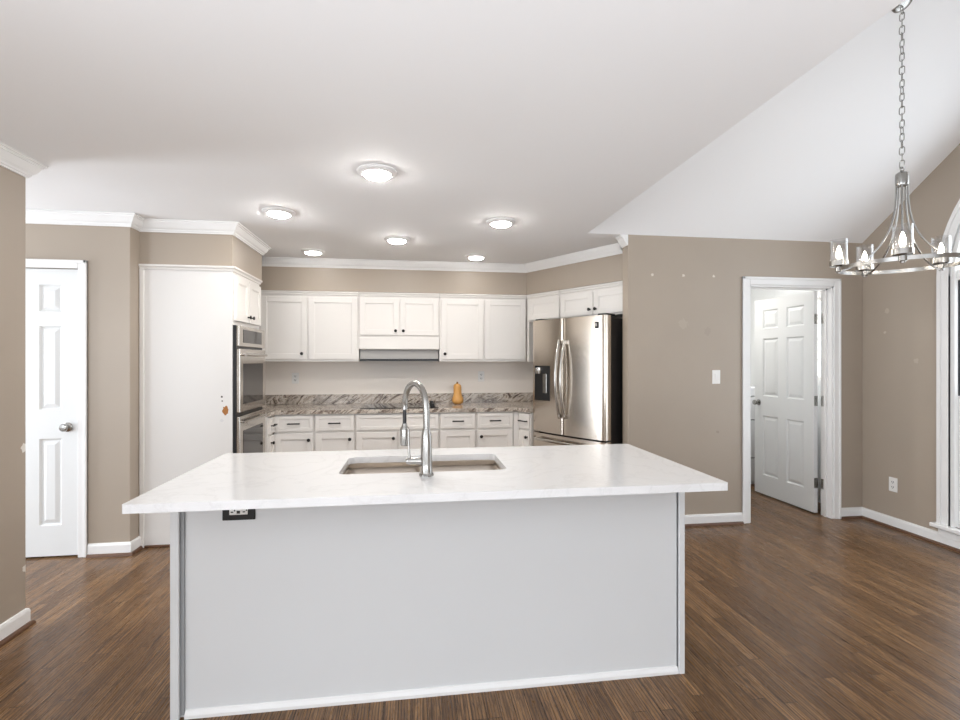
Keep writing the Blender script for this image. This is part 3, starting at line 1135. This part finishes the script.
ov = thing('double_oven', 'stainless steel double wall oven in the white tower', 'oven', (XT, YT, 0), radians(90))
bm = bmesh.new()
bx(bm, 0.035, 0.006, 0.424, 0.625, 0.55, 1.652)
bx(bm, 0.004, -0.024, 0.422, 0.656, -0.003, 1.653)
obj('housing', bm, M['black'], ov)['label'] = 'black oven housing'
bm = bmesh.new()
bx(bm, 0.006, -0.046, 1.492, 0.654, -0.0245, 1.651, 0.004)
cp = obj('control_panel', bm, M['steel_oven'], ov)
obj('display', box(0.10, -0.0485, 1.522, 0.56, -0.0462, 1.625), M['ovenglass'], cp)['label'] = 'dark glass display'
for za, zb in ((0.985, 1.475), (0.44, 0.955)):
    bm = bmesh.new()
    bx(bm, 0.006, -0.052, za, 0.654, -0.0245, zb, 0.005)
    d = obj('oven_door', bm, M['steel_oven'], ov)
    obj('window', box(0.085, -0.0545, za + 0.06, 0.575, -0.0522, zb - 0.115), M['ovenglass'], d)['label'] = 'dark oven window'
    bm = bmesh.new()
    zh = zb - 0.045
    tube(bm, [(0.05, -0.082, zh), (0.57, -0.082, zh)], 0.012, 14)
    for xh in (0.07, 0.55):
        tube(bm, [(xh, -0.052, zh), (xh, -0.082, zh)], 0.009, 10)
    obj('handle', bm, M['handle'], d, True)['label'] = 'steel bar handle'

# ------------------------------------------------------------------ granite counter
FR = Vector((1.14, 4.62))       # front left corner of the refrigerator
c1 = FR + NRM * 0.03
t_ = (4.76 - c1.y) / 0.857
cc = c1 - DIR * t_
ce = c1 - DIR * 0.012
bk = ce - NRM * 0.66
ct = thing('countertop', 'speckled brown granite worktop with low backsplash along the back wall', 'countertop', (0, 0, 0))
wl = dg(0, -0.322)
wt = (wl[1] - (YB - 0.003)) / 0.857
wc = (wl[0] + 0.515 * wt, YB - 0.003)
tb = (bk - Vector(wl)).dot(DIR)
bkw = Vector(wl) + DIR * tb
bm = bmesh.new()
prism(bm, [(XL + 0.003, 4.602), (-1.262, 4.602), (-1.262, 4.76), (cc.x, cc.y), (ce.x, ce.y), (bkw.x, bkw.y), wc, (XL + 0.003, YB - 0.003)], 0.880, 0.918)
obj('slab', bm, M['granite'], ct)
bm = bmesh.new()
sweep(bm, [(XL + 0.003, 4.62), (XL + 0.003, YB - 0.003), wc, (bkw.x - 0.01 * DIR.x, bkw.y - 0.01 * DIR.y)], [(0, 0), (0.02, 0), (0.02, 0.100), (0.0, 0.100)], 0.9182)
obj('backsplash', bm, M['granite'], ct)

ck = thing('cooktop', 'black glass cooktop with knobs on the granite worktop', 'cooktop', (-0.505, 4.83, 0.9185))
obj('glass_top', box(0, 0, 0, 0.755, 0.50, 0.007, b=0.002), M['cooktop'], ck)
for i in range(4):
    bm = bmesh.new()
    lathe(bm, [(0.024, 0), (0.024, 0.006), (0.019, 0.010), (0.017, 0.032), (0, 0.033)], 20, (0.70, 0.08 + 0.105 * i, 0.0072))
    obj('knob', bm, M['black'], ck, True)['label'] = 'black control knob'

# butternut squash
sq = thing('butternut_squash', 'orange butternut squash standing on the granite worktop', 'squash', (0.477, 5.24, 0.9185))
bm = bmesh.new()
lathe(bm, [(0, 0.004), (0.03, 0.0), (0.052, 0.012), (0.062, 0.035), (0.060, 0.062), (0.048, 0.088), (0.043, 0.115), (0.042, 0.150), (0.043, 0.180), (0.038, 0.202), (0.024, 0.216), (0, 0.221)], 28)
bmesh.ops.transform(bm, matrix=Matrix.Shear('XY', 4, (-0.03, 0.0)), verts=bm.verts)
obj('flesh', bm, M['squash'], sq, True)
bm = bmesh.new()
tube(bm, [(-0.007, 0, 0.216), (-0.007, 0, 0.228), (-0.004, 0, 0.238)], [0.012, 0.008, 0.010], 8)
obj('stem', bm, M['stem'], sq, True)


# ------------------------------------------------------------------ outlets and switch
def outlet(label, loc, rz, kind='duplex'):
    t = thing('wall_outlet' if kind == 'duplex' else 'light_switch', label, 'outlet' if kind == 'duplex' else 'switch', loc, rz)
    obj('cover_plate', box(-0.036, -0.006, -0.058, 0.036, -0.0005, 0.058, b=0.002), M['plastic'], t)
    if kind == 'duplex':
        for dz in (-0.021, 0.021):
            bm = bmesh.new()
            bx(bm, -0.016, -0.0085, dz - 0.014, 0.016, -0.0062, dz + 0.014, 0.002)
            r_ = obj('receptacle', bm, M['plastic'], t)
            bm = bmesh.new()
            bx(bm, -0.009, -0.0092, dz - 0.004, -0.005, -0.0086, dz + 0.008)
            bx(bm, 0.005, -0.0092, dz - 0.004, 0.009, -0.0086, dz + 0.008)
            bx(bm, -0.003, -0.0092, dz - 0.011, 0.003, -0.0086, dz - 0.006)
            obj('slot', bm, M['slot'], r_)
    else:
        bm = bmesh.new()
        bx(bm, -0.016, -0.0075, -0.033, 0.016, -0.0062, 0.033)
        bx(bm, -0.012, -0.012, -0.028, 0.012, -0.0076, 0.028, 0.003)
        obj('rocker', bm, M['plastic'], t)
    return t


outlet('white duplex outlet on the backsplash between oven tower and cooktop', (-1.255, YB, 1.195), 0)
outlet('white duplex outlet on the backsplash just past the squash', (0.765, YB, 1.205), 0)
outlet('white light switch on the taupe wall beside the laundry doorway', (2.535, YD, 1.245), 0, 'switch')
outlet('white duplex outlet low on the taupe wall beside the arched window', (XR, 3.545, 0.36), radians(-90))

# ------------------------------------------------------------------ refrigerator
fr = thing('refrigerator', 'stainless steel french-door refrigerator with a water dispenser', 'refrigerator', (FR.x, FR.y, 0), RZD)
FW = 0.86


def bulge(x):
    return -0.020 * (1 - ((x - FW / 2) / (FW / 2)) ** 2)


def fdoor(bm, x0, x1, z0, z1, th=0.075, k=14, rl=0.014, rr=0.014):
    # x0..x1 of the bowed front, rounded at its outer edges
    pts = [(x1, th), (x0, th)]
    pts += [(x0, bulge(x0) + rl), (x0 + rl * 0.3, bulge(x0) + rl * 0.35)]
    for i in range(k + 1):
        x = x0 + rl + (x1 - x0 - rl - rr) * i / k
        pts.append((x, bulge(x)))
    pts += [(x1 - rr * 0.3, bulge(x1) + rr * 0.35), (x1, bulge(x1) + rr)]
    prism(bm, pts, z0, z1)


bm = bmesh.new()
bx(bm, 0.012, 0.082, 0.03, FW - 0.012, 0.655, 1.745)
bx(bm, 0.05, 0.10, 0.0, FW - 0.05, 0.6, 0.03)
obj('body', bm, M['darkmetal'], fr)['label'] = 'dark grey cabinet sides'
SPL = 0.412
bm = bmesh.new()
fdoor(bm, 0.003, SPL - 0.004, 0.715, 1.765, rr=0.004)
ld = obj('door', bm, M['steel'], fr, True)
bm = bmesh.new()
fdoor(bm, SPL + 0.004, FW - 0.003, 0.715, 1.765, rl=0.004)
rd = obj('door', bm, M['steel'], fr, True)
for za, zb in ((0.385, 0.700), (0.06, 0.375)):
    bm = bmesh.new()
    fdoor(bm, 0.003, FW - 0.003, za, zb)
    dr = obj('freezer_drawer', bm, M['steel'], fr, True)
    bm = bmesh.new()
    zz = zb - 0.05
    tube(bm, [(0.08 + (FW - 0.16) * i / 12, bulge(FW / 2) - 0.035 - 0.012 * sin(pi * i / 12), zz) for i in range(13)], 0.014, 12)
    for xq in (0.10, FW - 0.10):
        tube(bm, [(xq, bulge(xq) - 0.002, zz), (xq, -0.055, zz)], 0.010, 10)
    obj('handle', bm, M['handle'], dr, True)['label'] = 'steel bar handle'
for par, xh in ((ld, SPL - 0.031), (rd, SPL + 0.031)):
    bm = bmesh.new()
    pts = []
    for i in range(21):
        u = i / 20
        pts.append((xh, bulge(xh) - 0.018 - 0.052 * sin(pi * u), 0.865 + 0.70 * u))
    tube(bm, pts, 0.016, 14, flat=(0.75, 1.0))
    for zz in (0.885, 1.545):
        bx(bm, xh - 0.013, bulge(xh) - 0.035, zz - 0.02, xh + 0.013, bulge(xh) - 0.0005, zz + 0.02, 0.004)
    obj('handle', bm, M['handle'], par, True)['label'] = 'bowed steel handle'
bm = bmesh.new()
dx0, dx1 = 0.055, 0.245
yb_ = bulge(0.055)
bx(bm, dx0, yb_ - 0.016, 1.01, dx0 + 0.012, 0.0, 1.335)
bx(bm, dx1 - 0.012, yb_ - 0.016, 1.01, dx1, 0.0, 1.335)
bx(bm, dx0, yb_ - 0.016, 1.01, dx1, 0.0, 1.03)
bx(bm, dx0, yb_ - 0.016, 1.318, dx1, 0.0, 1.335)
bx(bm, dx0 + 0.01, -0.0215, 1.03, dx1 - 0.01, -0.0195, 1.32)
ds = obj('dispenser', bm, M['black'], ld)
ds['label'] = 'black water and ice dispenser'
bm = bmesh.new()
lathe(bm, [(0.030, 0), (0.034, 0.03), (0.034, 0.055), (0, 0.056)], 18, (0.115, -0.024, 1.262))
obj('spout', bm, M['handle'], ds, True)
bm = bmesh.new()
bx(bm, 0.165, -0.030, 1.08, 0.215, -0.0225, 1.26, 0.003)
obj('paddle', bm, M['nickel'], ds)
bm = bmesh.new()
xb = 0.775
yb2 = bulge(xb + 0.02)
bx(bm, xb - 0.016, yb2 - 0.010, 1.655, xb + 0.016, yb2 + 0.004, 1.71, 0.002)
bd = obj('badge', bm, M['black'], rd)
bd['label'] = 'small dark badge'
obj('badge_mark', box(xb - 0.007, yb2 - 0.0115, 1.672, xb + 0.007, yb2 - 0.0102, 1.700), M['chrome'], bd)
for xh in (0.06, FW - 0.06):
    obj('hinge_cover', box(xh - 0.04, 0.02, 1.766, xh + 0.04, 0.16, 1.782, b=0.004), M['black'], fr)

# ------------------------------------------------------------------ island
IX0, IX1, IY0, IY1 = -0.924, 1.19, 2.03, 2.60
isl = thing('kitchen_island', 'white panelled island base under the quartz top', 'island', (0, 0, 0))
bm = bmesh.new()
bx(bm, IX0 + 0.03, IY0 + 0.008, 0.0, IX1 - 0.03, IY0 + 0.026, 0.884)
obj('front_panel', bm, M['island'], isl)
bm = bmesh.new()
bx(bm, IX0 + 0.02, IY1 - 0.02, 0.0, IX1 - 0.02, IY1, 0.884)
bx(bm, IX0 + 0.02, IY0 + 0.027, 0.08, IX1 - 0.02, IY1 - 0.021, 0.1)
obj('back_panel', bm, M['island'], isl)
for xa, xb_ in ((IX0, IX0 + 0.019), (IX1 - 0.019, IX1)):
    obj('end_panel', box(xa, IY0 + 0.001, 0.0, xb_, IY1, 0.884, b=0.001), M['island'], isl)
for xa, xb_ in ((IX0 + 0.002, IX0 + 0.034), (IX1 - 0.028, IX1 - 0.002)):
    obj('corner_strip', box(xa, IY0 - 0.012, 0.0, xb_, IY0 + 0.0005, 0.884, b=0.002), M['island'], isl)
bm = bmesh.new()
bx(bm, IX0 + 0.036, IY0 - 0.001, 0.012, IX0 + 0.049, IY0 + 0.0075, 0.884)  # shade in the groove beside the corner strip, painted as a grey strip
obj('shadow_gap_strip', bm, M['gap'], isl)['label'] = 'grey strip painted as a shadow gap'
bm = bmesh.new()
sweep(bm, [(IX0 + 0.051, IY0 + 0.008), (IX1 - 0.029, IY0 + 0.008)], [(0, 0), (0.016, 0), (0.015, 0.012), (0.006, 0.026), (0, 0.028)], 0.0)
obj('base_trim', bm, M['trim'], isl)


def rrect(x0, y0, x1, y1, r, k=6):
    out = []
    for cx, cy, a0 in ((x1 - r, y0 + r, -90), (x1 - r, y1 - r, 0), (x0 + r, y1 - r, 90), (x0 + r, y0 + r, 180)):
        for i in range(k + 1):
            a_ = radians(a0 + 90 * i / k)
            out.append((cx + r * cos(a_), cy + r * sin(a_)))
    return out


SX0, SX1, SY0, SY1 = -0.305, 0.402, 2.065, 2.43
qt = bmesh.new()
CX0, CX1, CY0, CY1 = -0.935, 1.195, 1.727, 2.615
holed_slab(qt, rrect(CX0, CY0, CX1, CY1, 0.006, 3), [rrect(SX0, SY0, SX1, SY1, 0.035)], lambda u, v, t: (u, v, t), 0.885, 0.915)
tag(obj('countertop', qt, M['quartz']), 'white quartz island top with a sink cut-out', 'countertop')

sk = thing('kitchen_sink', 'stainless steel double-bowl undermount sink in the island', 'sink', (0, 0, 0))


def bowl(x0, x1, y0, y1, zt, zb):
    bm = bmesh.new()
    rings = []
    for ins, z, r in ((0.0, zt, 0.04), (0.006, zt - 0.06, 0.04), (0.012, zb + 0.03, 0.045), (0.022, zb + 0.008, 0.05), (0.045, zb, 0.05)):
        rings.append([bm.verts.new((x, y, z)) for x, y in rrect(x0 + ins, y0 + ins, x1 - ins, y1 - ins, r)])
    for a, b in zip(rings, rings[1:]):
        for i in range(len(a)):
            j = (i + 1) % len(a)
            bm.faces.new((a[i], a[j], b[j], b[i]))
    bm.faces.new(rings[-1])
    return bm


SDX = 0.04
for x0, x1 in ((SX0 - 0.004, SDX - 0.006), (SDX + 0.006, SX1 + 0.004)):
    o = obj('bowl', bowl(x0, x1, SY0 - 0.004, SY1 + 0.004, 0.862, 0.675), M['sink'], sk, True)
    sol = o.modifiers.new('wall', 'SOLIDIFY')
    sol.thickness = 0.0015
    sol.offset = 0
    bm = bmesh.new()
    lathe(bm, [(0.045, 0), (0.045, 0.003), (0.035, 0.004), (0.03, 0.001), (0, 0.001)], 24, ((x0 + x1) / 2, 2.26, 0.676))
    obj('drain', bm, M['chrome'], o, True)
bm = bmesh.new()
holed_slab(bm, rrect(SX0 - 0.03, SY0 - 0.028, SX1 + 0.03, SY1 + 0.03, 0.05), [rrect(SX0 - 0.003, SY0 - 0.003, SX1 + 0.003, SY1 + 0.003, 0.038)], lambda u, v, t: (u, v, t), 0.8815, 0.8842)
for (a0, b0, a1, b1) in ((SX0 - 0.012, SY0 - 0.012, SX0 - 0.004, SY1 + 0.012), (SX1 + 0.004, SY0 - 0.012, SX1 + 0.012, SY1 + 0.012),
                         (SX0 - 0.004, SY0 - 0.012, SX1 + 0.004, SY0 - 0.004), (SX0 - 0.004, SY1 + 0.004, SX1 + 0.004, SY1 + 0.012)):
    bx(bm, a0, b0, 0.86, a1, b1, 0.883)
bx(bm, SDX - 0.008, SY0 - 0.004, 0.845, SDX + 0.008, SY1 + 0.004, 0.861, 0.003)
obj('rim', bm, M['sink'], sk)

# faucet: spout swings back over the bowls
FX, FY, FZ = 0.054, 2.002, 0.9155
fc = thing('faucet', 'tall brushed nickel pull-down faucet on the island top', 'faucet', (FX, FY, FZ))
sd = Vector((-0.42, 0.907, 0)).normalized()
bm = bmesh.new()
lathe(bm, [(0.030, 0), (0.030, 0.005), (0.026, 0.009), (0.024, 0.012), (0.0235, 0.05), (0.023, 0.075), (0.022, 0.14), (0.0195, 0.17), (0.016, 0.185), (0.0145, 0.19)], 28)
obj('base', bm, M['nickel'], fc, True)
bm = bmesh.new()
RA = 0.108
pts = [(0, 0, 0.185), (0, 0, 0.23), (0, 0, 0.262)]
for i in range(1, 25):
    a_ = pi * i / 24
    q = sd * (RA - RA * cos(a_))
    pts.append((q.x, q.y, 0.262 + RA * sin(a_)))
q = sd * (2 * RA)
pts.append((q.x, q.y, 0.25))
tube(bm, pts, 0.0135, 18)
obj('spout', bm, M['nickel'], fc, True)
bm = bmesh.new()
tube(bm, [(q.x, q.y, 0.252), (q.x, q.y, 0.182)], 0.0085, 14)
obj('hose', bm, M['black'], fc, True)['label'] = 'black pull-down hose'
bm = bmesh.new()
lathe(bm, [(0.0105, 0.188), (0.012, 0.182), (0.013, 0.176), (0.0185, 0.169), (0.020, 0.16), (0.021, 0.110), (0.019, 0.092), (0.016, 0.090), (0, 0.090)][::-1], 24, (q.x, q.y, 0))
obj('spray_head', bm, M['nickel'], fc, True)
bm = bmesh.new()
hd = Vector((-0.985, 0.17, 0)).normalized()
tube(bm, [Vector((0, 0, 0.058)) + hd * s_ for s_ in (0.015, 0.066, 0.075, 0.083)], [0.0145, 0.0145, 0.0135, 0.010], 18)
pv = Vector((0, 0, 0.058)) + hd * 0.070
tube(bm, [pv + Vector((0, 0, 0.008)), pv + Vector((-0.002, 0.002, 0.06)), pv + Vector((-0.004, 0.004, 0.128))], [0.006, 0.0045, 0.005], 12)
obj('handle', bm, M['nickel'], fc, True)

# black outlet plate on the island front
ot = thing('island_outlet', 'black outlet plate with white sockets under the island top overhang', 'outlet', (-0.677, IY0 + 0.008, 0.795))
obj('cover_plate', box(-0.061, -0.007, -0.039, 0.061, -0.0005, 0.036, b=0.002), M['black'], ot)['label'] = 'black cover plate'
rc = obj('receptacle', box(-0.034, -0.010, -0.017, 0.034, -0.0072, 0.017, b=0.001), M['plastic'], ot)
rc['label'] = 'white receptacle'
bm = bmesh.new()
for xq in (-0.022, 0.022):
    for dz in (-0.006, 0.006):
        bx(bm, xq - 0.006, -0.0108, dz - 0.0022, xq + 0.003, -0.0101, dz + 0.0022)
    bx(bm, xq + 0.006, -0.0108, -0.003, xq + 0.010, -0.0101, 0.003)
bx(bm, -0.006, -0.0115, -0.012, 0.006, -0.0101, -0.001)
obj('slot', bm, M['slot'], rc)

# ------------------------------------------------------------------ ceiling lights
GL = 'round ceiling lights over the kitchen'
spots = [(-0.195, 2.74, 'round flush ceiling light, the largest and nearest of six'),
         (-0.925, 3.57, 'round flush ceiling light just in front of the oven tower'),
         (0.65, 3.60, 'round flush ceiling light out from the refrigerator, nearer than the one at the back wall'),
         (-0.135, 4.23, 'round flush ceiling light in the middle, before the range hood cabinet'),
         (-0.935, 4.80, 'round flush ceiling light by the back wall, on the oven side'),
         (0.618, 4.815, 'round flush ceiling light by the back wall, on the refrigerator side')]
proto = None
for x, y, lab in spots:
    if proto is None:
        proto = thing('ceiling_light', lab, 'ceiling light', (x, y, CEIL - 0.0005), 0, GL)
        bm = bmesh.new()
        lathe(bm, [(0.108, 0), (0.108, -0.006), (0.100, -0.013), (0.082, -0.020), (0.074, -0.020), (0.074, -0.001)], 40, cap=False)
        obj('trim_ring', bm, M['trim'], proto, True)
        bm = bmesh.new()
        lathe(bm, [(0.0735, -0.014), (0.072, -0.022), (0.062, -0.029), (0.045, -0.034), (0.022, -0.037), (0, -0.038)], 40, cap=False)
        obj('lens', bm, M['lens'], proto, True)['label'] = 'lit white lens'
    else:
        r_ = dup(proto, (x, y, CEIL - 0.0005), 0, lab, GL)
        if y > 4.5:
            ln = [c for c in r_.children if c.name.startswith('lens')][0]
            ln.data = ln.data.copy()
            ln.data.materials[0] = M['lens_dim']
dup(proto, (3.0, 4.75, CEIL - 0.0005), 0, 'round flush ceiling light added unseen in the laundry room', 'added laundry lights')  # unseen fixture, added to brighten the open laundry door

# ------------------------------------------------------------------ chandelier
CHX, CHY, CHZ = 2.726, 2.41, 1.92
zc = CEIL + PITCH * (YD - CHY)
ch = thing('chandelier', 'brushed nickel ring chandelier with five clear glass shades on a chain', 'chandelier', (CHX, CHY, 0))
bm = bmesh.new()
slope = Matrix.Rotation(-math.atan(PITCH), 3, 'X')
lathe(bm, [(0.052, -0.001), (0.052, -0.007), (0.044, -0.014), (0.02, -0.018), (0, -0.018)], 32, (0, 0, zc), slope)
obj('canopy', bm, M['nickel'], ch, True)
HUB = CHZ + 0.498
bm = bmesh.new()
ztop = zc - 0.026
nl = 24
pitch = (ztop - (HUB + 0.05)) / nl
for i in range(nl):
    zmid = HUB + 0.05 + pitch * (i + 0.5)
    L = pitch * 0.5 + 0.004
    wd = 0.0125
    axx = Vector((1, 0, 0)) if i % 2 else Vector((0.35, 0.93, 0))
    rot0 = Matrix.Rotation(0.5 + 0.25 * sin(i), 3, 'Z')
    axx = rot0 @ axx
    pts = []
    for j in range(16):
        a_ = 2 * pi * j / 16
        st = max(0, L - wd)
        zz = sin(a_) * wd + (st if sin(a_) > 0.01 else (-st if sin(a_) < -0.01 else 0))
        pts.append(Vector((0, 0, zmid + zz)) + axx * cos(a_) * wd)
    tube(bm, pts, 0.0026, 6, True)
obj('chain', bm, M['nickel'], ch, True)
bm = bmesh.new()
tube(bm, [(0.012 * cos(a_ * pi / 8), 0.012 * sin(a_ * pi / 8) * 0.2, HUB + 0.042 + 0.012 * sin(a_ * pi / 8)) for a_ in range(16)], 0.003, 6, True)
lathe(bm, [(0, 0.034), (0.008, 0.034), (0.010, 0.028), (0.022, 0.022), (0.030, 0.014), (0.031, 0.0), (0.031, -0.04), (0.028, -0.052), (0.0, -0.052)][::-1], 28, (0, 0, HUB))
obj('hub', bm, M['nickel'], ch, True)
RR = 0.295
tilt = Matrix.Translation((0, 0, CHZ)) @ Matrix.Rotation(radians(1.6), 4, Vector((cos(radians(-42)), sin(radians(-42)), 0)))
bm = bmesh.new()
k = 64
pr = [(RR - 0.004, -0.011), (RR + 0.004, -0.011), (RR + 0.004, 0.011), (RR - 0.004, 0.011)]
rg = [[bm.verts.new(tilt @ Vector((r * cos(2 * pi * i / k), r * sin(2 * pi * i / k), z))) for r, z in pr] for i in range(k)]
for i in range(k):
    a, b = rg[i], rg[(i + 1) % k]
    for j in range(4):
        q2 = (j + 1) % 4
        bm.faces.new((a[j], a[q2], b[q2], b[j]))
obj('ring', bm, M['nickel'], ch, True)
for n_ in range(5):
    ph = radians(6 + 72 * n_)
    rad = Vector((cos(ph), sin(ph), 0))
    bm = bmesh.new()
    pts = []
    for i in range(19):
        u = i / 18
        rr_ = 0.026 + (RR - 0.012 - 0.026) * (u ** 2.5)
        zz = (HUB - 0.05) + ((CHZ - 0.012) - (HUB - 0.05)) * (1 - (1 - u) ** 1.35)
        pts.append(rad * rr_ + Vector((0, 0, zz)))
    tube(bm, pts, 0.0048, 8)
    obj('arm', bm, M['nickel'], ch, True)
    base_ = tilt @ (rad * RR)
    # socket cup > glass shade, bulb
    bm = bmesh.new()
    lathe(bm, [(0, -0.026), (0.010, -0.026), (0.012, -0.018), (0.018, -0.014), (0.018, 0.012), (0.040, 0.014), (0.046, 0.018), (0.046, 0.046), (0.043, 0.046), (0.043, 0.022), (0.018, 0.020), (0.015, 0.062), (0, 0.062)], 28, base_)
    cup = obj('lamp_cup', bm, M['nickel'], ch, True)
    bm = bmesh.new()
    lathe(bm, [(0.0425, 0.0225), (0.0425, 0.17), (0.0405, 0.17), (0.0405, 0.0225)], 32, base_, cap=False)
    obj('glass_shade', bm, M['shade'], cup, True)['label'] = 'clear glass cylinder shade'
    bm = bmesh.new()
    lathe(bm, [(0.008, 0.0625), (0.011, 0.072), (0.0135, 0.084), (0.012, 0.102), (0.007, 0.120), (0.0025, 0.134), (0, 0.136)], 18, base_)
    obj('bulb', bm, M['bulbglass'], cup, True)['label'] = 'lit candle bulb'

# ------------------------------------------------------------------ laundry dryer
dy = thing('dryer', 'white laundry machine behind the open laundry door', 'dryer', (3.26, 4.99, 0))
bm = bmesh.new()
bx(bm, 0, 0, 0.03, 0.66, 0.66, 0.98, 0.012, 2)
bx(bm, 0.03, 0.04, 0.0, 0.63, 0.62, 0.03)
obj('body', bm, M['appliance'], dy)
bm = bmesh.new()
bx(bm, 0, 0.0, 0.985, 0.66, 0.66, 1.09, 0.012, 2)
obj('control_console', bm, M['appliance'], dy)
bm = bmesh.new()
holed_slab(bm, rrect(0.10, 0.30, 0.545, 0.73, 0.05), [rrect(0.108, 0.308, 0.537, 0.722, 0.043)], lambda u, v, t: (u, t, v), -0.006, -0.0005)
obj('door_seal', bm, M['slot'], dy)['label'] = 'dark outline of the loading door'
bm = bmesh.new()
holed_slab(bm, rrect(0.109, 0.309, 0.536, 0.721, 0.042), [], lambda u, v, t: (u, t, v), -0.014, -0.0005)
obj('loading_door', bm, M['appliance'], dy)
